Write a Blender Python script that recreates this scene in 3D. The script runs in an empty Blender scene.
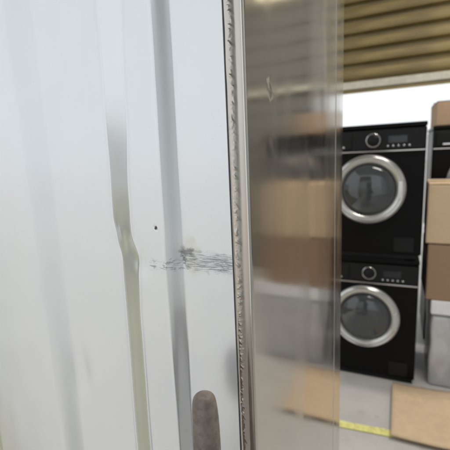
import bpy, bmesh, math, random
from mathutils import Vector, Matrix, noise
random.seed(7)
sc = bpy.context.scene
COL = sc.collection

# ---------------------------------------------------------------- camera
CAM = Vector((0.109, -0.280, 1.45))
cd = bpy.data.cameras.new('camera'); cam = bpy.data.objects.new('camera', cd); COL.objects.link(cam)
cd.sensor_width = 36.0; cd.lens = 374.0 / 450.0 * 36.0
cd.clip_start = 0.01; cd.clip_end = 300.0
up = -Vector((93, -2100, -374)).normalized()          # world up seen from the camera: 10 deg pitch, 2.5 deg roll
fw = Vector((0, 0, -1)); fh = (fw - up * fw.dot(up)).normalized(); rt = fh.cross(up)
yaw = math.radians(25)
Fh = Vector((-math.sin(yaw), math.cos(yaw), 0)); Rt = Vector((math.cos(yaw), math.sin(yaw), 0)); Uz = Vector((0, 0, 1))
R3 = Matrix([[Rt[i]*rt[j] + Fh[i]*fh[j] + Uz[i]*up[j] for j in range(3)] for i in range(3)])
cam.matrix_world = Matrix.Translation(CAM) @ R3.to_4x4()
cd.dof.use_dof = True; cd.dof.focus_distance = 0.335; cd.dof.aperture_fstop = 10.5
sc.camera = cam

# ---------------------------------------------------------------- light
w = bpy.data.worlds.new('World'); sc.world = w; w.use_nodes = True
bg = w.node_tree.nodes['Background']
bg.inputs[0].default_value = (0.93, 0.975, 1.0, 1); bg.inputs[1].default_value = 1.05     # white overcast sky
sd = bpy.data.lights.new('sun', 'SUN'); sd.energy = 2.2; sd.angle = math.radians(4); sd.color = (1, .97, .92)
so = bpy.data.objects.new('sun', sd); COL.objects.link(so)
so.rotation_euler = Vector((0.50, 0.36, -1.1)).to_track_quat('-Z', 'Y').to_euler()
sc.view_settings.view_transform = 'Standard'; sc.view_settings.look = 'None'
sc.view_settings.exposure = 0.11; sc.view_settings.gamma = 1.0; sc.view_settings.use_curve_mapping = False
sc.cycles.use_denoising = True
sc.cycles.max_bounces = 10; sc.cycles.glossy_bounces = 6; sc.cycles.caustics_reflective = True

# ---------------------------------------------------------------- helpers
def S(r, g=None, b=None):
    if g is None: g = b = r
    return (r, g, b, 1)

class NT:
    def __init__(s, name):
        s.m = bpy.data.materials.new(name); s.m.use_nodes = True
        s.t = s.m.node_tree; s.n = s.t.nodes; s.b = s.n['Principled BSDF']
    def link(s, a, b): s.t.links.new(a, b)
    def new(s, k): return s.n.new(k)
    def coord(s):
        return s.new('ShaderNodeTexCoord').outputs['Object']
    def mapping(s, src, scale=(1, 1, 1), loc=(0, 0, 0)):
        m = s.new('ShaderNodeMapping'); m.inputs['Scale'].default_value = scale; m.inputs['Location'].default_value = loc
        s.link(src, m.inputs['Vector']); return m.outputs[0]
    def noise(s, src, scale=5, detail=4, rough=.6, dist=0):
        n = s.new('ShaderNodeTexNoise'); n.inputs['Scale'].default_value = scale
        n.inputs['Detail'].default_value = detail; n.inputs['Roughness'].default_value = rough; n.inputs['Distortion'].default_value = dist
        if src is not None: s.link(src, n.inputs['Vector'])
        return n.outputs['Fac']
    def math(s, op, a, b=None, clamp=False):
        n = s.new('ShaderNodeMath'); n.operation = op; n.use_clamp = clamp
        for i, v in enumerate((a, b)):
            if v is None: continue
            if isinstance(v, (int, float)): n.inputs[i].default_value = v
            else: s.link(v, n.inputs[i])
        return n.outputs[0]
    def rng(s, src, a, b, c=0., d=1., smooth=True):
        n = s.new('ShaderNodeMapRange'); n.interpolation_type = 'SMOOTHSTEP' if smooth else 'LINEAR'
        s.link(src, n.inputs[0])
        for i, v in zip((1, 2, 3, 4), (a, b, c, d)): n.inputs[i].default_value = v
        return n.outputs[0]
    def mix(s, fac, a, b):
        n = s.new('ShaderNodeMix'); n.data_type = 'RGBA'
        if isinstance(fac, (int, float)): n.inputs[0].default_value = fac
        else: s.link(fac, n.inputs[0])
        for i, v in ((6, a), (7, b)):
            if isinstance(v, tuple): n.inputs[i].default_value = v
            else: s.link(v, n.inputs[i])
        return n.outputs[2]
    def bump(s, h, strength=.2, dist=.001):
        n = s.new('ShaderNodeBump'); n.inputs['Strength'].default_value = strength; n.inputs['Distance'].default_value = dist
        s.link(h, n.inputs['Height']); s.link(n.outputs[0], s.b.inputs['Normal']); return n
    def set(s, **k):
        for a, v in k.items():
            i = s.b.inputs[a.replace('_', ' ')]
            if isinstance(v, (int, float, tuple)): i.default_value = v
            else: s.link(v, i)
        return s

def simple(name, col, rough=.5, metal=0., var=.12, scale=12, bump=0., bdist=.001, stretch=(1, 1, 1), **kw):
    m = NT(name); c = m.mapping(m.coord(), stretch)
    n = m.noise(c, scale, 5)
    lo = tuple(x * (1 - var) for x in col[:3]) + (1,); hi = tuple(min(1, x * (1 + var)) for x in col[:3]) + (1,)
    m.set(Base_Color=m.mix(m.rng(n, .3, .7), lo, hi), Roughness=m.rng(n, .2, .8, rough * .85, min(1, rough * 1.15)), Metallic=metal)
    if bump: m.bump(m.noise(c, scale * 6, 4), bump, bdist)
    if kw: m.set(**kw)
    return m.m

def link(name, mesh, mat, parent=None, smooth=False, kind=None):
    o = bpy.data.objects.new(name, mesh); COL.objects.link(o)
    if mat is not None and not len(mesh.materials): mesh.materials.append(mat)
    if parent is not None: o.parent = parent
    if smooth:
        for p in mesh.polygons: p.use_smooth = True
    if kind: o['kind'] = kind
    return o
def mesh_bm(name, bm):
    me = bpy.data.meshes.new(name); bm.normal_update(); bm.to_mesh(me); bm.free(); return me
def box_bm(x0, x1, y0, y1, z0, z1, bev=0., seg=2, bm=None):
    b = bmesh.new()
    bmesh.ops.create_cube(b, size=1)
    for v in b.verts:
        v.co = Vector(((x0+x1)/2 + v.co.x*(x1-x0), (y0+y1)/2 + v.co.y*(y1-y0), (z0+z1)/2 + v.co.z*(z1-z0)))
    if bev: bmesh.ops.bevel(b, geom=b.edges[:], offset=bev, segments=seg, affect='EDGES', profile=.6)
    if bm is not None:
        me = bpy.data.meshes.new('t'); b.to_mesh(me); b.free(); bm.from_mesh(me); bpy.data.meshes.remove(me); return bm
    return b
def box(name, ext, mat, parent=None, bev=0., seg=2, kind=None):
    return link(name, mesh_bm(name, box_bm(*ext, bev=bev, seg=seg)), mat, parent, smooth=False, kind=kind)
def tag(o, label, cat, group=None):
    o['label'] = label; o['category'] = cat
    if group: o['group'] = group
    return o
def empty(name, loc, label, cat, group=None):
    o = bpy.data.objects.new(name, None); COL.objects.link(o); o.location = loc; o.empty_display_size = .1
    return tag(o, label, cat, group)
def lathe_bm(profile, n=64, center=(0, 0, 0)):
    """profile (r, y) turned round the Y axis"""
    bm = bmesh.new(); rings = []
    for r, y in profile:
        if r < 1e-6: rings.append([bm.verts.new((center[0], center[1]+y, center[2]))])
        else: rings.append([bm.verts.new((center[0]+r*math.cos(2*math.pi*i/n), center[1]+y, center[2]+r*math.sin(2*math.pi*i/n))) for i in range(n)])
    for a, b in zip(rings, rings[1:]):
        for i in range(n):
            j = (i+1) % n
            if len(a) == 1 and len(b) == 1: continue
            if len(a) == 1: bm.faces.new((a[0], b[j], b[i]))
            elif len(b) == 1: bm.faces.new((a[i], a[j], b[0]))
            else: bm.faces.new((a[i], a[j], b[j], b[i]))
    bmesh.ops.recalc_face_normals(bm, faces=bm.faces[:])
    return bm
def sstep(a, b, x):
    t = min(1, max(0, (x-a)/(b-a))); return t*t*(3-2*t)
def interp(z, pts):
    if z <= pts[0][0]: return pts[0][1]
    for (a, u), (b, v) in zip(pts, pts[1:]):
        if z <= b:
            t = (z-a)/(b-a); t = t*t*(3-2*t); return u+(v-u)*t
    return pts[-1][1]
def frange(a, b, st):
    n = max(1, int(round((b-a)/st))); return [a+(b-a)*i/n for i in range(n)]
def grid_mesh(name, us, vs, fn, flip=False):
    verts = [fn(u, v) for v in vs for u in us]; nu = len(us); faces = []
    for j in range(len(vs)-1):
        for i in range(nu-1):
            q = (j*nu+i, j*nu+i+1, (j+1)*nu+i+1, (j+1)*nu+i)
            faces.append(q[::-1] if flip else q)
    me = bpy.data.meshes.new(name); me.from_pydata(verts, [], faces); me.update(); return me

# ---------------------------------------------------------------- materials
def mat_white_panel():
    m = NT('white_coated_steel'); co = m.coord()
    sp = m.new('ShaderNodeSeparateXYZ'); m.link(co, sp.inputs[0]); X, Z = sp.outputs[0], sp.outputs[2]
    def win(src, a, b, e):   # soft window
        return m.math('MULTIPLY', m.rng(src, a-e, a+e), m.rng(src, b+e, b-e))
    # wobble for the windows' edges
    wob = m.math('MULTIPLY', m.math('SUBTRACT', m.noise(co, 160, 3), .5), .012)
    Zw = m.math('ADD', Z, wob); Xw = m.math('ADD', X, m.math('MULTIPLY', wob, 1.5))
    streak = m.noise(m.mapping(co, (55, 1, 950)), 1, 5, .7, .4)
    streak2 = m.noise(m.mapping(co, (160, 1, 420)), 1, 4, .7, .8)
    fine = m.noise(co, 900, 3, .7)
    # main scuff: across the right flange
    env1 = m.math('MULTIPLY', win(Xw, -.0625, -.013, .004), win(Zw, 1.3535, 1.3685, .0035))
    s1 = m.math('MULTIPLY', env1, m.rng(streak, .46, .60))
    env1b = m.math('MULTIPLY', win(Xw, -.034, -.0145, .006), win(Zw, 1.3525, 1.3655, .004))
    s1b = m.math('MULTIPLY', env1b, m.rng(streak2, .44, .60))
    # faint part: over the crease and left of it
    env2 = m.math('MULTIPLY', win(Xw, -.094, -.062, .004), win(Zw, 1.3535, 1.362, .0035))
    s2 = m.math('MULTIPLY', m.math('MULTIPLY', env2, m.rng(streak2, .50, .64)), .75)
    # dark nick at the crease
    env3 = m.math('MULTIPLY', win(Xw, -.0645, -.0535, .003), win(Zw, 1.3655, 1.3725, .002))
    s3 = m.math('MULTIPLY', env3, m.rng(streak, .34, .52))
    env4 = m.math('MULTIPLY', win(Xw, -.0645, -.0610, .0015), win(Zw, 1.357, 1.3735, .003))
    s4 = m.math('MULTIPLY', env4, m.rng(fine, .35, .5))
    rub = m.math('MULTIPLY', m.math('MULTIPLY', env1, .26), m.rng(streak, .25, .6))
    tot = m.math('MAXIMUM', m.math('MAXIMUM', s1, m.math('MULTIPLY', s1b, .85)), m.math('MAXIMUM', s2, m.math('MAXIMUM', s3, s4)))
    tot = m.math('MAXIMUM', tot, rub)
    # chip
    dx = m.math('SUBTRACT', X, -.0849); dz = m.math('SUBTRACT', Z, 1.3919)
    d2 = m.math('SQRT', m.math('ADD', m.math('MULTIPLY', dx, dx), m.math('MULTIPLY', m.math('MULTIPLY', dz, dz), .55)))
    d2 = m.math('ADD', d2, m.math('MULTIPLY', m.math('SUBTRACT', m.noise(co, 420, 2), .5), .0022))
    chip = m.rng(d2, .0017, .0009)
    # yellowed stain
    envy = m.math('MULTIPLY', win(Xw, -.0600, -.0500, .0045), win(Zw, 1.350, 1.383, .009))
    sty = m.math('MULTIPLY', envy, m.rng(m.noise(co, 130, 3), .25, .6, .1, .55))
    # overall mottling, tiny dirt specks
    big = m.noise(m.mapping(co, (1, 1, .5)), 7, 4)
    base = m.mix(m.rng(big, .3, .7), S(.75, .772, .805), S(.80, .813, .828))
    base = m.mix(sty, base, S(.58, .57, .38))
    spk = m.rng(m.noise(co, 520, 2, .5), .735, .78)
    base = m.mix(m.math('MULTIPLY', spk, .35), base, S(.42, .41, .38))
    base = m.mix(m.math('MULTIPLY', tot, .80), base, S(.17, .17, .18))
    base = m.mix(chip, base, S(.09, .085, .07))
    paint = m.math('MAXIMUM', tot, chip)
    m.set(Base_Color=base, Metallic=m.math('MULTIPLY', m.math('SUBTRACT', 1., paint), .54),
          Roughness=m.math('ADD', m.rng(big, .3, .7, .17, .24), m.math('MULTIPLY', paint, .3)))
    m.b.inputs['Coat Weight'].default_value = .25; m.b.inputs['Coat Roughness'].default_value = .12
    h = m.math('SUBTRACT', m.math('MULTIPLY', m.noise(co, 700, 2), .12), m.math('MULTIPLY', tot, .9))
    m.bump(h, .35, .0006)
    return m.m
def mat_stainless(name='brushed_stainless', rough=.125, col=(.70, .665, .62)):
    m = NT(name); co = m.coord()
    gr = m.noise(m.mapping(co, (300, 300, 3)), 3, 4, .7)
    sm = m.noise(m.mapping(co, (1, 2.0, 1)), 4, 2, .5, .6)
    sm2 = m.noise(m.mapping(co, (1, 9, 1.2)), 4, 4, .6, .3)
    r = m.math('ADD', m.math('ADD', m.rng(sm, .35, .75, rough*.75, rough*1.7), m.math('MULTIPLY', gr, .03)), m.rng(sm2, .5, .75, 0, .006))
    m.set(Metallic=1.0, Roughness=r, Base_Color=m.mix(m.rng(sm, .3, .7), S(*[c*.95 for c in col]), S(*[min(1, c*1.04) for c in col])))
    wv = m.noise(m.mapping(co, (1, 2.4, 2.0)), 3.0, 1, .5)
    h = m.math('ADD', m.math('MULTIPLY', wv, 1.0), m.math('MULTIPLY', gr, .004))
    m.bump(h, .2, .004)
    return m.m
def mat_concrete():
    m = NT('concrete_floor'); co = m.coord()
    a = m.noise(co, 1.3, 6, .65); b = m.noise(co, 45, 5, .7); c = m.noise(co, 9, 4)
    base = m.mix(m.rng(a, .3, .7), S(.47, .45, .43), S(.57, .55, .53))
    base = m.mix(m.math('MULTIPLY', m.rng(b, .55, .8), .4), base, S(.30, .29, .27))
    base = m.mix(m.math('MULTIPLY', m.rng(c, .6, .75), .3), base, S(.24, .225, .2))
    m.set(Base_Color=base, Roughness=m.rng(a, .2, .8, .35, .6)); m.bump(b, .2, .002); return m.m
def mat_card(name, col):
    m = NT(name); co = m.coord()
    f = m.noise(m.mapping(co, (6, 6, 60)), 4, 4); g = m.noise(co, 5, 4)
    base = m.mix(m.rng(f, .3, .7), S(*[c*.93 for c in col]), S(*[c*1.05 for c in col]))
    base = m.mix(m.math('MULTIPLY', m.rng(g, .55, .75), .25), base, S(*[c*.7 for c in col]))
    m.set(Base_Color=base, Roughness=.75); m.bump(f, .15, .001); return m.m

M_white = mat_white_panel()
M_steel = mat_stainless()
M_hem = mat_stainless('raw_steel_edge', .20, (.53, .485, .44))
M_dark = simple('dark_gap_rubber', S(.02, .02, .022), .7)
M_floor = mat_concrete()
M_blackenamel = simple('black_enamel', S(.006, .0055, .006), .38, var=.1, scale=4, Specular_IOR_Level=.10)
M_blackplastic = simple('black_plastic', S(.010, .010, .011), .45, var=.2, scale=8, Specular_IOR_Level=.2)
M_chrome = simple('chrome_trim', S(.62, .61, .60), .16, 1., var=.08, scale=6)
M_greyring = simple('grey_door_ring', S(.62, .61, .59), .30, .75, var=.06, scale=5)
M_glass = NT('smoked_door_glass').set(Base_Color=S(.05, .055, .06), Roughness=.05, IOR=1.5).m
M_glass.node_tree.nodes['Principled BSDF'].inputs['Coat Weight'].default_value = .6
M_drum = simple('drum_steel', S(.42, .43, .46), .28, 1., var=.2, scale=30)
M_display = simple('display_black', S(.015, .016, .02), .12)
M_print = simple('pale_print', S(.72, .72, .72), .5)
M_card = mat_card('tan_cardboard', (.62, .46, .30))
M_card2 = mat_card('brown_cardboard', (.33, .215, .135))
M_card3 = mat_card('orange_cardboard', (.44, .30, .19))
M_ctape = simple('parcel_tape', S(.50, .36, .20), .25, var=.1)
M_foam = simple('white_foam', S(.82, .82, .84), .8, var=.04, bump=.3, bdist=.002, scale=40)
M_wrap = simple('grey_shrink_wrap', S(.46, .45, .46), .35, var=.25, scale=7, bump=.5, bdist=.006, stretch=(1, 1, .4))
M_slat = simple('mustard_painted_slat', S(.27, .205, .085), .5, var=.22, scale=3, stretch=(1, 1, 4))
M_rail = simple('cream_painted_steel', S(.62, .59, .50), .45, var=.12)
M_clad = simple('olive_grey_cladding', S(.19, .183, .165), .55, var=.12, scale=2)
M_ceil = simple('ceiling_sheet', S(.40, .42, .42), .7)
M_ytape = simple('yellow_floor_tape', S(.74, .70, .26), .5, var=.2, scale=25)
M_grass = simple('grass_blades', S(.25, .225, .055), .6, var=.35, scale=3)
M_hedge = simple('hedge_leaves', S(.22, .21, .07), .6, var=.35, scale=2)
M_pale = simple('pale_blue_wall', S(.47, .505, .53), .6, var=.06, scale=2)
M_skin = NT('taupe_skin')
_c = M_skin.coord(); _n = M_skin.noise(_c, 190, 4, .65); _n2 = M_skin.noise(M_skin.mapping(_c, (60, 60, 420)), 1, 3, .6)
M_skin.set(Base_Color=M_skin.mix(M_skin.rng(_n, .3, .7), S(.17, .140, .120), S(.26, .222, .195)), Roughness=.62)
M_skin.b.inputs['Subsurface Weight'].default_value = .08; M_skin.b.inputs['Subsurface Radius'].default_value = (.004, .002, .001)
M_skin.bump(M_skin.math('ADD', _n, _n2), .5, .0007); M_skin = M_skin.m
M_sleeve = simple('dark_sleeve_cloth', S(.10, .10, .11), .9, var=.25, scale=60, bump=.4, bdist=.001)
M_lamp = NT('lamp_diffuser').set(Base_Color=S(.8), Emission_Color=S(1, .86, .55), Emission_Strength=2.2).m

# ---------------------------------------------------------------- setting
G = 60.
fl = grid_mesh('floor', [-G, -12, -3, 0, 3, 12, G], [-G, -12, -3, 0, 3, 6, 12, G], lambda x, y: (x, y, 0.))
link('floor', fl, M_floor, kind='structure')
WY = 4.2                                    # back wall with the half raised shutter
box('ceiling', (-2.4, 3.2, -4.0, WY+.1, 3.95, 4.05), M_ceil, kind='structure')  # unseen; its reach to the left is set to shade the refrigerator
unseen_wall = box('unseen_side_wall', (3.1, 3.2, -7.0, WY, 0, 3.946), M_pale, kind='structure')  # unseen wall, added to darken the right side and reflect pale blue
wall = box('back_wall', (.70, 3.09, WY+.03, WY+.09, 0, 3.946), M_clad, kind='structure')
plank = mesh_bm('cladding_board', box_bm(0, 2.36, -.024, .0, .004, .186, bev=.006, seg=1)); plank.materials.append(M_clad)
for k in range(20):
    o = link('cladding_board', plank, None, wall); o.location = (.72, WY+.028, .19*k+.05)
lw = box('wall_pier', (-2.6, -2.3, WY-.02, WY+.10, 0, 3.946), M_clad, kind='structure')

# unseen green verge, added so the white rib reflects olive
def added_grass():
    bm = bmesh.new()
    rnd = random.Random(3)
    vs = [bm.verts.new(p) for p in ((-1.2, -.62, .006), (-1.2, 14, .006), (-22, 14, .006), (-22, -10.3, .006))]; bm.faces.new(vs)
    for _ in range(32000):
        d = rnd.random()**1.6
        x = -1.2 - 7.4*d; y0 = -.62 + (x+1.2)*.466; y = y0 + 5.0*rnd.random(); h = .03 + .05*rnd.random(); a = rnd.random()*6.28; ww = .003+.010*d
        c, s = math.cos(a)*ww, math.sin(a)*ww; l = (rnd.random()-.5)*.05
        bm.faces.new([bm.verts.new((x-c, y-s, .006)), bm.verts.new((x+c, y+s, .006)), bm.verts.new((x+l, y+l*.6, .006+h))])
    o = link('added_grass', mesh_bm('added_grass', bm), M_grass, kind='stuff')
    tag(o, 'unseen green turf added beside the concrete floor for its olive reflection', 'added_grass')
added_grass()
def added_hedge():  # unseen greenery, added so the rib's olive reflection starts higher
    rnd = random.Random(5); h = empty('added_hedge', (-6.6, -.6, 0), 'unseen yellowish green shrub row added behind the turf for its reflection', 'added_hedge')
    bm = bmesh.new()
    for _ in range(15000):
        u, v = rnd.random(), rnd.random()
        y = -2.6 + 8.4*u; top = 2.15+.12*noise.noise(Vector((y*1.3, 0, 0))); z = .08 + (top-.08)*v
        x = (.45+.12*noise.noise(Vector((y*1.7, z*2, 1))))*(1 if rnd.random() < .75 else 2*rnd.random()-1)
        c = Vector((x, y, z)); a = Vector((rnd.gauss(0, 1), rnd.gauss(0, 1), rnd.gauss(0, 1))).normalized(); b = a.orthogonal().normalized(); d = .045
        bm.faces.new([bm.verts.new(c-a*d), bm.verts.new(c+b*d*.5), bm.verts.new(c+a*d), bm.verts.new(c-b*d*.5)])
    link('foliage', mesh_bm('foliage', bm), M_hedge, h)
    for k in range(12):
        y = -2.4+.72*k
        b = bmesh.new(); bmesh.ops.create_cone(b, cap_ends=True, segments=8, radius1=.03, radius2=.015, depth=1.4, matrix=Matrix.Translation((0, y, .7)))
        link('stem', mesh_bm('stem', b), M_card2, h)
added_hedge()

# fill lights added under the ceiling to brighten floor and cartons
for k, (x, y, lab) in enumerate(((.9, 1.15, 'added fill light above the aisle in front of the cartons'), (1.6, 2.5, 'added fill light above the carton stack'))):
    f = empty('fill_light', (x, y, 3.7), lab, 'fill light', 'added fill lights over the aisle')
    box('housing', (-.62, .62, -.09, .09, .02, .10), M_rail, f, .01)
    for xx in (-.45, .45): box('hanger', (xx-.006, xx+.006, -.006, .006, .101, .249), M_rail, f)
    ld = bpy.data.lights.new('fill_area', 'AREA'); ld.shape = 'RECTANGLE'; ld.size = 1.2; ld.size_y = .15; ld.energy = 40; ld.color = (1, .95, .87)
    lo = bpy.data.objects.new('fill_area', ld); COL.objects.link(lo); lo.parent = f; lo.location = (0, 0, .012)
# roller shutter
sh = empty('roller_shutter', (-2.3, WY, 0), 'mustard roller shutter half raised above bright daylight opening', 'shutter')
SH = .152
def slat_mesh():
    bm = bmesh.new(); pr = [(.058, .030), (.0, .034), (-.012, .040), (-.020, .06), (-.022, .085), (-.018, .112), (-.008, .124), (.058, .128)]
    L = 2.9; a = [bm.verts.new((0, y, z)) for y, z in pr]; b = [bm.verts.new((L, y, z)) for y, z in pr]
    for i in range(len(pr)-1): bm.faces.new((a[i], b[i], b[i+1], a[i+1]))
    c = [bm.verts.new((0, .06, .0)), bm.verts.new((L, .06, .0)), bm.verts.new((L, .06, .152)), bm.verts.new((0, .06, .152))]; bm.faces.new(c)
    bmesh.ops.recalc_face_normals(bm, faces=bm.faces[:])
    return mesh_bm('slat', bm)
sm_ = slat_mesh(); sm_.materials.append(M_slat)
for k in range(11):
    o = link('slat', sm_, None, sh); o.location = (0, -.005, 2.205+SH*k)
box('bottom_bar', (0, 2.9, -.045, .025, 2.125, 2.20), M_rail, sh, .006)
box('rubber_seal', (0, 2.9, -.02, .0, 2.085, 2.123), M_slat, sh, .004)
for x in (-.06, 2.905): box('guide_rail', (x, x+.05, -.06, .04, 0.01, 3.9), M_rail, sh, .004)
rail = box('wall_rail', (.78, 3.05, WY-.065, WY-.002, 2.165, 2.225), M_rail, bev=.006)
tag(rail, 'cream horizontal steel rail fixed on the olive grey wall', 'rail')
lamp = empty('strip_lamp', (1.02, WY-.08, 3.21), 'lit yellowish strip lamp mounted high on the back wall', 'lamp')
box('housing', (-.05, .40, .0, .075, -.03, .07), M_rail, lamp, .006)
box('diffuser', (-.03, .38, -.035, -.002, -.02, .05), M_lamp, lamp, .012)

# ---------------------------------------------------------------- washing machines
def washer_parts():
    """parts in local coordinates: front face at y=0 looking to -Y, x centre 0, base z 0; (name, mesh, material, smooth, children)"""
    W, H, D = .596, .802, .55
    parts = []
    def P(name, bm, mat, smooth=False, kids=()): 
        me = mesh_bm(name, bm); me.materials.append(mat); parts.append((name, me, smooth, kids))
    def K(name, bm, mat, smooth=False):
        me = mesh_bm(name, bm); me.materials.append(mat); return (name, me, smooth)
    P('body', box_bm(-W/2, W/2, 0, D, .03, .776, bev=.012, seg=3), M_blackenamel)
    P('worktop', box_bm(-W/2-.001, W/2+.001, -.006, D, .778, H, bev=.006), M_blackenamel)
    cx, cz = .0, .425
    ring = lathe_bm([(.202, -.001), (.206, -.016), (.200, -.030), (.188, -.036), (.168, -.032), (.154, -.020), (.150, -.004)], 72, (cx, 0, cz))
    glass = lathe_bm([(.150, -.006), (.146, -.020), (.13, -.034), (.10, -.046), (.05, -.054), (0, -.056)], 72, (cx, 0, cz))
    inner = lathe_bm([(.197, -.0335), (.194, -.0395), (.189, -.0405), (.185, -.0375)], 72, (cx, 0, cz))
    han = box_bm(cx+.163, cx+.190, -.044, -.030, cz-.055, cz+.055, bev=.005)
    P('door', ring, M_greyring, True, (K('chrome_trim', inner, M_chrome, True), K('door_glass', glass, M_glass, True), K('handle', han, M_chrome)))
    fas = box_bm(-W/2+.004, W/2-.004, -.010, -.001, .656, .769, bev=.004)
    strip = box_bm(-W/2+.004, W/2-.004, -.013, -.002, .644, .652, bev=.002)
    dial = lathe_bm([(.034, -.011), (.034, -.014), (.028, -.034), (.024, -.037), (0, -.038)], 40, (.02, 0, .711))
    dring = lathe_bm([(.040, -.0105), (.040, -.014), (.035, -.015), (.034, -.0115)], 40, (.02, 0, .711))
    disp = box_bm(.10, .20, -.0125, -.0105, 0.692, .732, bev=.0008, seg=1)
    P('control_panel', fas, M_blackplastic, False, (K('dial', dial, M_blackplastic, True), K('dial_ring', dring, M_chrome, True), K('display', disp, M_display)))
    P('trim_strip', strip, M_chrome)
    drw = box_bm(-W/2+.02, -W/2+.20, -.017, -.0105, .666, .759, bev=.004)
    pull = box_bm(-W/2+.06, -W/2+.16, -.022, -.0175, .672, .684, bev=.002)
    P('detergent_drawer', drw, M_blackplastic, False, (K('drawer_pull', pull, M_chrome),))
    for i in range(5):
        P('button', lathe_bm([(.006, -.011), (.006, -.0135), (.004, -.0145), (0, -.0148)], 16, (.10+.028*i, 0, .676)), M_chrome, True)
    P('plinth', box_bm(-W/2+.012, W/2-.012, .012, .03, .006, .034), M_blackplastic)
    P('filter_flap', box_bm(W/2-.15, W/2-.04, -.004, -.001, .05, .14, bev=.003), M_blackplastic)
    for sx in (-1, 1):
        for y in (.06, .49):
            b = bmesh.new(); bmesh.ops.create_cone(b, cap_ends=True, segments=16, radius1=.02, radius2=.02, depth=.03, matrix=Matrix.Translation((sx*.25, y, .015)))
            P('foot', b, M_blackplastic)
    return parts
WP = washer_parts()
def washer(loc, label):
    r = empty('washing_machine', loc, label, 'washing machine', 'black front loading washing machines stacked in twos')
    for name, me, smooth, kids in WP:
        o = link(name, me, None, r, smooth)
        for kn, km, ks in kids: link(kn, km, None, o, ks)
    return r
washer((-.055, 2.12, 0), 'black front loading washing machine with grey porthole standing on the concrete, beside the open floor')
washer((-.050, 2.125, .804), 'black front loading washing machine stacked on another, nothing on its top')
washer((.62, 2.72, 0), 'black washing machine standing on the floor behind the carton stack')
washer((.615, 2.725, .804), 'black washing machine stacked behind cartons with orange carton on its top')

# ---------------------------------------------------------------- cartons
def carton(loc, size, mat, label, rz=0., dent=.004):
    x, y, z = size
    r = empty('carton', loc, label, 'carton', None); r.rotation_euler.z = rz
    b = box_bm(-x/2, x/2, -y/2, y/2, 0, z, bev=.006, seg=2)
    bmesh.ops.subdivide_edges(b, edges=[e for e in b.edges if e.calc_length() > .08], cuts=3, use_grid_fill=True)
    for v in b.verts:
        n = noise.noise_vector((v.co + Vector(loc))*6)
        v.co += n*dent*(.3 if v.co.z < .02 else 1)
        if v.co.z < .012: v.co.z = max(0, v.co.z)
    link('shell', mesh_bm('shell', b), mat, r)
    g = .0006+dent
    box('flap', (-x/2+.004, x/2-.004, -y/2+.004, -.003, z+g, z+g+.004), mat, r, .001, 1)
    box('flap', (-x/2+.004, x/2-.004, .003, y/2-.004, z+g, z+g+.004), mat, r, .001, 1)
    t = bmesh.new(); box_bm(-x/2-.004-g*.2, x/2+.004, -.026, .026, z+g+.0045, z+g+.0056, bm=t)
    link('parcel_tape', mesh_bm('parcel_tape', t), M_ctape, r)
    return r
fc = empty('flattened_carton', (.30, 1.83, 0), 'flattened tan carton lying on the concrete at the end of the yellow tape', 'carton')
def sheet(name, x0, x1, y0, y1, z, ph):
    us = [x0+(x1-x0)*i/14 for i in range(15)]; vs = [y0+(y1-y0)*i/14 for i in range(15)]
    def f(u, v): return (u, v, z + .006*noise.noise(Vector((u*7, v*7, ph))) + .010*((u-x0)/(x1-x0))**4)
    me = grid_mesh(name, us, vs, f); o = link(name, me, M_card, fc, True)
    m = o.modifiers.new('thickness', 'SOLIDIFY'); m.thickness = .005; m.offset = 0
    return o
sheet('lower_sheet', -.175, .165, -.235, .245, .012, 1)
sheet('upper_sheet', -.18, .16, -.25, .24, .028, 4)
gb = empty('wrapped_package', (.56, 2.36, 0), 'grey shrink wrapped package with white foam top under brown carton', 'package')
bb = box_bm(-.24, .24, -.20, .20, 0, .46, bev=.02, seg=3)
bmesh.ops.subdivide_edges(bb, edges=[e for e in bb.edges if e.calc_length() > .1], cuts=8, use_grid_fill=True)
for v in bb.verts: v.co += noise.noise_vector(v.co*9)*.008*min(1, v.co.z*10)
link('wrapped_body', mesh_bm('wrapped_body', bb), M_wrap, gb, True)
box('foam_cap', (-.245, .245, -.205, .205, .47, .56), M_foam, gb, .012, 3)
carton((.515, 2.355, .562), (.47, .39, .335), M_card2, 'dark brown carton standing on white foam topped package', .02, .003)
carton((.505, 2.35, .908), (.46, .40, .34), M_card, 'large tan carton on top of the dark brown carton', -.03, .003)
carton((.48, 2.96, 1.61), (.30, .30, .16), M_card3, 'small orange brown carton lying on top of stacked washing machine', .05, .003)

# floor tape
def tape():
    bm = bmesh.new(); rows = []
    n = 60
    for i in range(n+1):
        x = -1.3 + 1.43*i/n
        y = 1.615 + .008*math.sin(x*5) + .01*noise.noise(Vector((x*3, 0, 0)))
        z = .004 + max(0, .006*noise.noise(Vector((x*14, 3, 0))))
        wd = .027 + .002*noise.noise(Vector((x*30, 9, 0)))
        rows.append([bm.verts.new((x, y-wd, .004)), bm.verts.new((x, y, z)), bm.verts.new((x, y+wd, .004))])
    for a, b in zip(rows, rows[1:]):
        for k in range(2): bm.faces.new((a[k], b[k], b[k+1], a[k+1]))
    o = link('floor_tape', mesh_bm('floor_tape', bm), M_ytape, smooth=True)
    tag(o, 'worn yellow tape line stuck on the concrete floor', 'tape')
tape()

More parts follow.
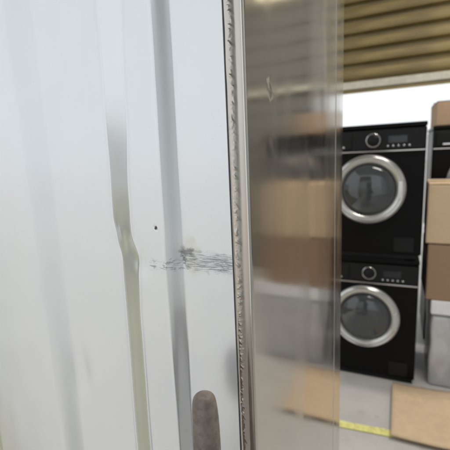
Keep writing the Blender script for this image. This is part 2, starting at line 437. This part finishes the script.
# ---------------------------------------------------------------- the refrigerator
fr = empty('refrigerator', (0, 0, 0), 'tall refrigerator with dented white ribbed back and stainless steel side', 'refrigerator')
ZB, ZT, WID = .05, 1.88, .62
SEAM = -.0150
R1L = [(.05, -.136), (1.15, -.1365), (1.33, -.1335), (1.358, -.1330), (1.378, -.1365), (1.40, -.1395), (1.46, -.1375), (1.60, -.1350), (1.88, -.134)]
R1R = [(.05, -.112), (1.15, -.1125), (1.30, -.1105), (1.345, -.1085), (1.362, -.1070), (1.385, -.1130), (1.42, -.1120), (1.50, -.1065), (1.60, -.1020), (1.88, -.099)]
R2L = [(.05, -.0755), (1.17, -.0760), (1.355, -.0770), (1.40, -.0758), (1.60, -.0735), (1.88, -.072)]
R2R = [(.05, -.067), (1.17, -.0664), (1.34, -.0645), (1.40, -.0628), (1.60, -.0608), (1.88, -.060)]
HB = .0088
def edge(t, r):          # 0..1 ramp with rounded ends
    return sstep(0, 1, t)*r + (1-r)*min(1, max(0, t))
def gauss(a, s): return math.exp(-(a/s)**2)
def height(x, z):
    l1, r1, l2, r2 = interp(z, R1L), interp(z, R1R), interp(z, R2L), interp(z, R2R)
    if x < -.20:                                   # next rib beyond, mirrored about the panel's middle
        xm = -.62 - x
        if xm > -.30 and False: pass
    h = HB*edge((x-l1)/(r1-l1), .22) * (1-edge((x-l2)/(r2-l2), .3))
    # pressed lips along the creases
    h += .00058*gauss(x-r1-.001, .0016) - .00050*gauss(x-l1+.001, .0018) + .0003*gauss(x-l2+.001, .0014) - .00035*gauss(x-r2-.0012, .0015)
    # far rib
    xf = x+.30
    h += HB*edge((xf+.085)/.024, .25)*(1-edge((xf-.058)/.027, .25))*(1 if x < -.2 else 0)
    # impact: dish over the rib's shoulder, bulge on its slope, knock on the flange
    h -= .0016*gauss(x+.121, .012)*gauss(z-1.373, .012)
    h += .0011*gauss(x+.128, .006)*gauss(z-1.381, .012)
    h -= .0013*gauss(x+.105, .010)*gauss(z-1.357, .012)
    h -= .0010*gauss(x+.060, .009)*gauss(z-1.364, .011)
    h += .0004*gauss(x+.050, .012)*gauss(z-1.372, .014)
    h -= .0014*gauss(x+.205, .012)*gauss(z-1.225, .030)
    # chip with a raised rim
    d = math.hypot((x+.0849)*.9+(z-1.3919)*.35, (z-1.3919)*.62-(x+.0849)*.25)*(1+.35*noise.noise(Vector((x*500, 0, z*400))))
    h += -.0011*gauss(d, .0013) + .00020*gauss(d-.0022, .0008)*(1 if z < 1.392 else .45)
    # sheet metal is never flat
    h += .00045*noise.noise(Vector((x*14, 0, z*5))) + .00012*noise.noise(Vector((x*45, 2, z*22)))
    return h
xs = (frange(-.62, -.42, .008) + frange(-.42, -.20, .0025) + frange(-.20, -.142, .002) + frange(-.142, -.098, .0007) +
      frange(-.098, -.09, .001) + frange(-.09, -.08, .0005) + frange(-.08, -.055, .0007) + frange(-.055, SEAM-.0008, .0015) + [SEAM-.0008])
zs = (frange(ZB, 1.0, .03) + frange(1.0, 1.33, .006) + frange(1.33, 1.384, .0016) + frange(1.384, 1.40, .0006) + frange(1.40, 1.66, .005) + frange(1.66, ZT, .02) + [ZT])
pm = grid_mesh('rear_panel', xs, zs, lambda x, z: (x, -.001-height(x, z), z))
rp = link('rear_panel', pm, M_white, fr, True)
rp['label'] = 'white pressed steel back panel with a scuffed dent across its ribs'
# folded right edge of the white sheet, then the dark joint
fe = grid_mesh('panel_edge', [0, .3, .7, 1], zs[::3]+[ZT], lambda u, z: (SEAM-.0008+.0012*math.sin(u*1.57), -.001-height(SEAM-.0008, z)+.008*u*u, z))
link('panel_edge', fe, M_white, rp, True)
box('joint_backing', (SEAM-.006, SEAM+.003, .0045, .010, ZB, ZT), M_dark, fr)

# stainless side: hem strip on the back, bend, long side
zst = frange(ZB, .95, .03) + frange(.95, 1.15, .004) + frange(1.15, 1.62, .0007) + frange(1.62, 1.75, .004) + frange(1.75, ZT, .02) + [ZT]
RB = .0035
def hem(u, z):
    # u: metres along the strip from the joint to the bend
    x = SEAM + .0012 + u
    t = u/.0118
    n1 = noise.noise(Vector((u*230, 0, z*300+u*260))); n2 = noise.noise(Vector((u*420, 4, z*640))); n3 = noise.noise(Vector((0, 7, z*45)))
    rough_zone = gauss(u-.0038-.0006*n3, .0019)
    amp = rough_zone*(.75+.5*max(0, noise.noise(Vector((3, 1, z*40)))+.2))
    y = -.0030 - amp*(.0015*max(0, n1-.08) + .0008*max(0, n2-.1)) - .00025*gauss(u-.0038, .0022)
    y += .0050*t
    y += .0011*gauss(u, .0009)                     # rolled lip beside the joint
    y += .0004*gauss(u-.0075, .0018)               # shallow valley
    y -= .00012*noise.noise(Vector((u*90, 3, z*9)))
    return (x + .0003*n3*(1-t), y, z)
us = frange(0, .0118, .00042) + [.0118]
hs = grid_mesh('hem_strip', us, zst, hem)
def side_off(y, z):
    o = -.0009*math.sin(math.pi*min(1, max(0, y/.46)))*noise.noise(Vector((0, 1, z*3.1)))
    o += .00035*noise.noise(Vector((5, y*9, z*4)))
    d = (abs(y-.058)*1.1+abs(z-1.5106+(y-.058)*.5)*.8)*(1+.5*noise.noise(Vector((1, y*110, z*80))))
    o -= .0007*gauss(d, .0065)
    o -= .00030*gauss(y-.05, .020)*gauss(z-1.463, .014)*noise.noise(Vector((2, y*60, z*55)))
    return o
bx0 = SEAM+.0012+.0118                             # end of the strip
cxb, cyb = -.0010-RB*0-.0, 0.
def side(u, z):
    # u<0: the bend (-1..0), else metres along +Y
    if u < 0:
        a = (u+1)*math.pi/2
        r = (-bx0)                                  # radius reaches x=0
        return (bx0 + r*math.sin(a)*1.0, -.0030 + .0050 + (r*1.6+.0)*(1-math.cos(a)) + .0004*gauss(a-1.0, .4)*noise.noise(Vector((a, 2, z*8))), z)
    return (side_off(u, z)*sstep(0, .03, u), -.0030+.0050-bx0*1.6+u, z)
ss = frange(-1, 0, .1) + frange(0, .02, .002) + frange(.02, .04, .004) + frange(.04, .075, .0013) + frange(.075, .14, .003) + frange(.14, .455, .006) + [.455]
zss = frange(ZB, 1.0, .03) + frange(1.0, 1.42, .008) + frange(1.42, 1.53, .0016) + frange(1.53, 1.75, .008) + frange(1.75, ZT, .02) + [ZT]
sp = link('side_panel', grid_mesh('side_panel', ss, zss, side), M_steel, fr, True)
sp['label'] = 'stainless steel side panel mirroring cartons and floor'
h_ = link('hem_strip', hs, M_hem, sp, True); h_['label'] = 'crinkled folded steel edge along the joint'
# far end of the side: folded flange, gasket gap, door
y1 = -.0030+.0050-bx0*1.6+.455
box('flange', (-.02, .0004, y1-.0005, y1+.003, ZB, ZT), M_steel, sp, .0012)
box('gasket', (-.60, -.006, y1+.0045, y1+.007, ZB, ZT-.01), M_dark, fr)
dr = box('door', (-.62, -.0002, y1+.0075, .562, ZB+.02, ZT), M_steel, fr, .0016, 3)
box('door_handle', (-.585, -.560, .575, .60, .75, 1.25), M_chrome, dr, .008, 3)
for z in (.80, 1.20): box('handle_post', (-.580, -.565, .5625, .5745, z-.012, z+.012), M_chrome, dr, .002)
box('liner', (-.615, -.024, .012, y1-.004, ZB+.004, ZT-.006), M_dark, fr)
box('top_cover', (-.62, -.003, .004, y1, ZT+.001, ZT+.012), M_dark, fr, .003)
box('far_side_panel', (-.6205, -.6165, .0, y1, ZB, ZT-.002), M_steel, fr)
for x in (-.56, -.06):
    for y in (.06, .48):
        b = bmesh.new(); bmesh.ops.create_cone(b, cap_ends=True, segments=20, radius1=.022, radius2=.018, depth=.05, matrix=Matrix.Translation((x, y, .025)))
        link('foot', mesh_bm('foot', b), M_dark, fr)

# ---------------------------------------------------------------- the hand
def hand():
    bm = bmesh.new(); sk = bm.verts.layers.skin.verify()
    TIP = Vector((-.0120, -.0700, 1.2920))
    def V(p, r, ry=None, root=False):
        v = bm.verts.new(p); v[sk].radius = (r, ry or r); v[sk].use_root = root; return v
    wrist = V(TIP + Vector((.020, -.055, -.185)), .029, .023, True)
    palm = V(TIP + Vector((.006, -.030, -.135)), .038, .021)
    bm.edges.new((wrist, palm))
    fore = V(TIP + Vector((.050, -.130, -.29)), .034, .030); bm.edges.new((wrist, fore))
    fore2 = V(TIP + Vector((.080, -.215, -.40)), .040, .037); bm.edges.new((fore, fore2))
    def chain(pts, rs):
        prev = palm
        for p, r in zip(pts, rs):
            v = V(TIP + Vector(p), r); bm.edges.new((prev, v)); prev = v
    # index: straight up; tip at TIP
    chain([(.004, -.012, -.092), (.0035, -.006, -.068), (.0025, -.003, -.048), (.0015, -.001, -.026), (.0005, 0, -.013), (0, .0005, -.0050)], [.0110, .0108, .0107, .0103, .0097, .0074])
    # middle, ring, little: curled towards the palm side (camera)
    for dx, L, r in ((-.021, 1.0, .0098), (-.041, .94, .0092), (-.058, .78, .0080)):
        chain([(dx*.9+.006, -.014, -.098-.004*abs(dx)/.02), (dx+.004, -.030*L, -.066-.010*(1-L)*5), (dx+.003, -.056*L, -.074), (dx+.004, -.062*L, -.098), (dx+.005, -.052*L, -.112)], [r*1.05, r, r*.96, r*.9, r*.75])
    # thumb leaves the side of the palm and lies over the curled fingers
    chain([(.036, -.044, -.145), (.037, -.064, -.118), (.022, -.080, -.100), (.006, -.082, -.092)], [.0150, .0115, .0108, .0085])
    me = bpy.data.meshes.new('person'); bm.to_mesh(me); bm.free()
    o = bpy.data.objects.new('hand_skeleton', me); COL.objects.link(o)
    m = o.modifiers.new('skin', 'SKIN'); m.use_smooth_shade = True; m.branch_smoothing = .5
    s = o.modifiers.new('sub', 'SUBSURF'); s.levels = 3; s.render_levels = 3
    dg = bpy.context.evaluated_depsgraph_get(); dg.update()
    ev = bpy.data.meshes.new_from_object(o.evaluated_get(dg)); bpy.data.objects.remove(o)
    p = link('person', ev, M_skin, None, True)
    tag(p, 'hand with one taupe finger pointing up in front of the white panel', 'hand')
    # sleeve round the forearm
    a, b = TIP + Vector((.046, -.120, -.275)), TIP + Vector((.110, -.300, -.51))
    d = (b-a).normalized(); e1 = d.cross(Vector((1, 0, 0))).normalized(); e2 = d.cross(e1)
    sb = bmesh.new(); rows = []
    for i in range(25):
        t = i/24
        row = []
        for k in range(32):
            an = 2*math.pi*k/32
            r = (.044+.014*t)*(1+.05*math.sin(t*30+2*math.sin(an))+.05*noise.noise(Vector((math.cos(an)*2, math.sin(an)*2, t*6)))) - (.006 if i == 0 else 0)
            row.append(sb.verts.new(a+(b-a)*t+(e1*math.cos(an)+e2*math.sin(an))*r))
        rows.append(row)
    for u, v in zip(rows, rows[1:]):
        for k in range(32): sb.faces.new((u[k], u[(k+1) % 32], v[(k+1) % 32], v[k]))
    sb.faces.new(rows[-1]); bmesh.ops.recalc_face_normals(sb, faces=sb.faces[:])
    link('sleeve', mesh_bm('sleeve', sb), M_sleeve, p, True)
hand()
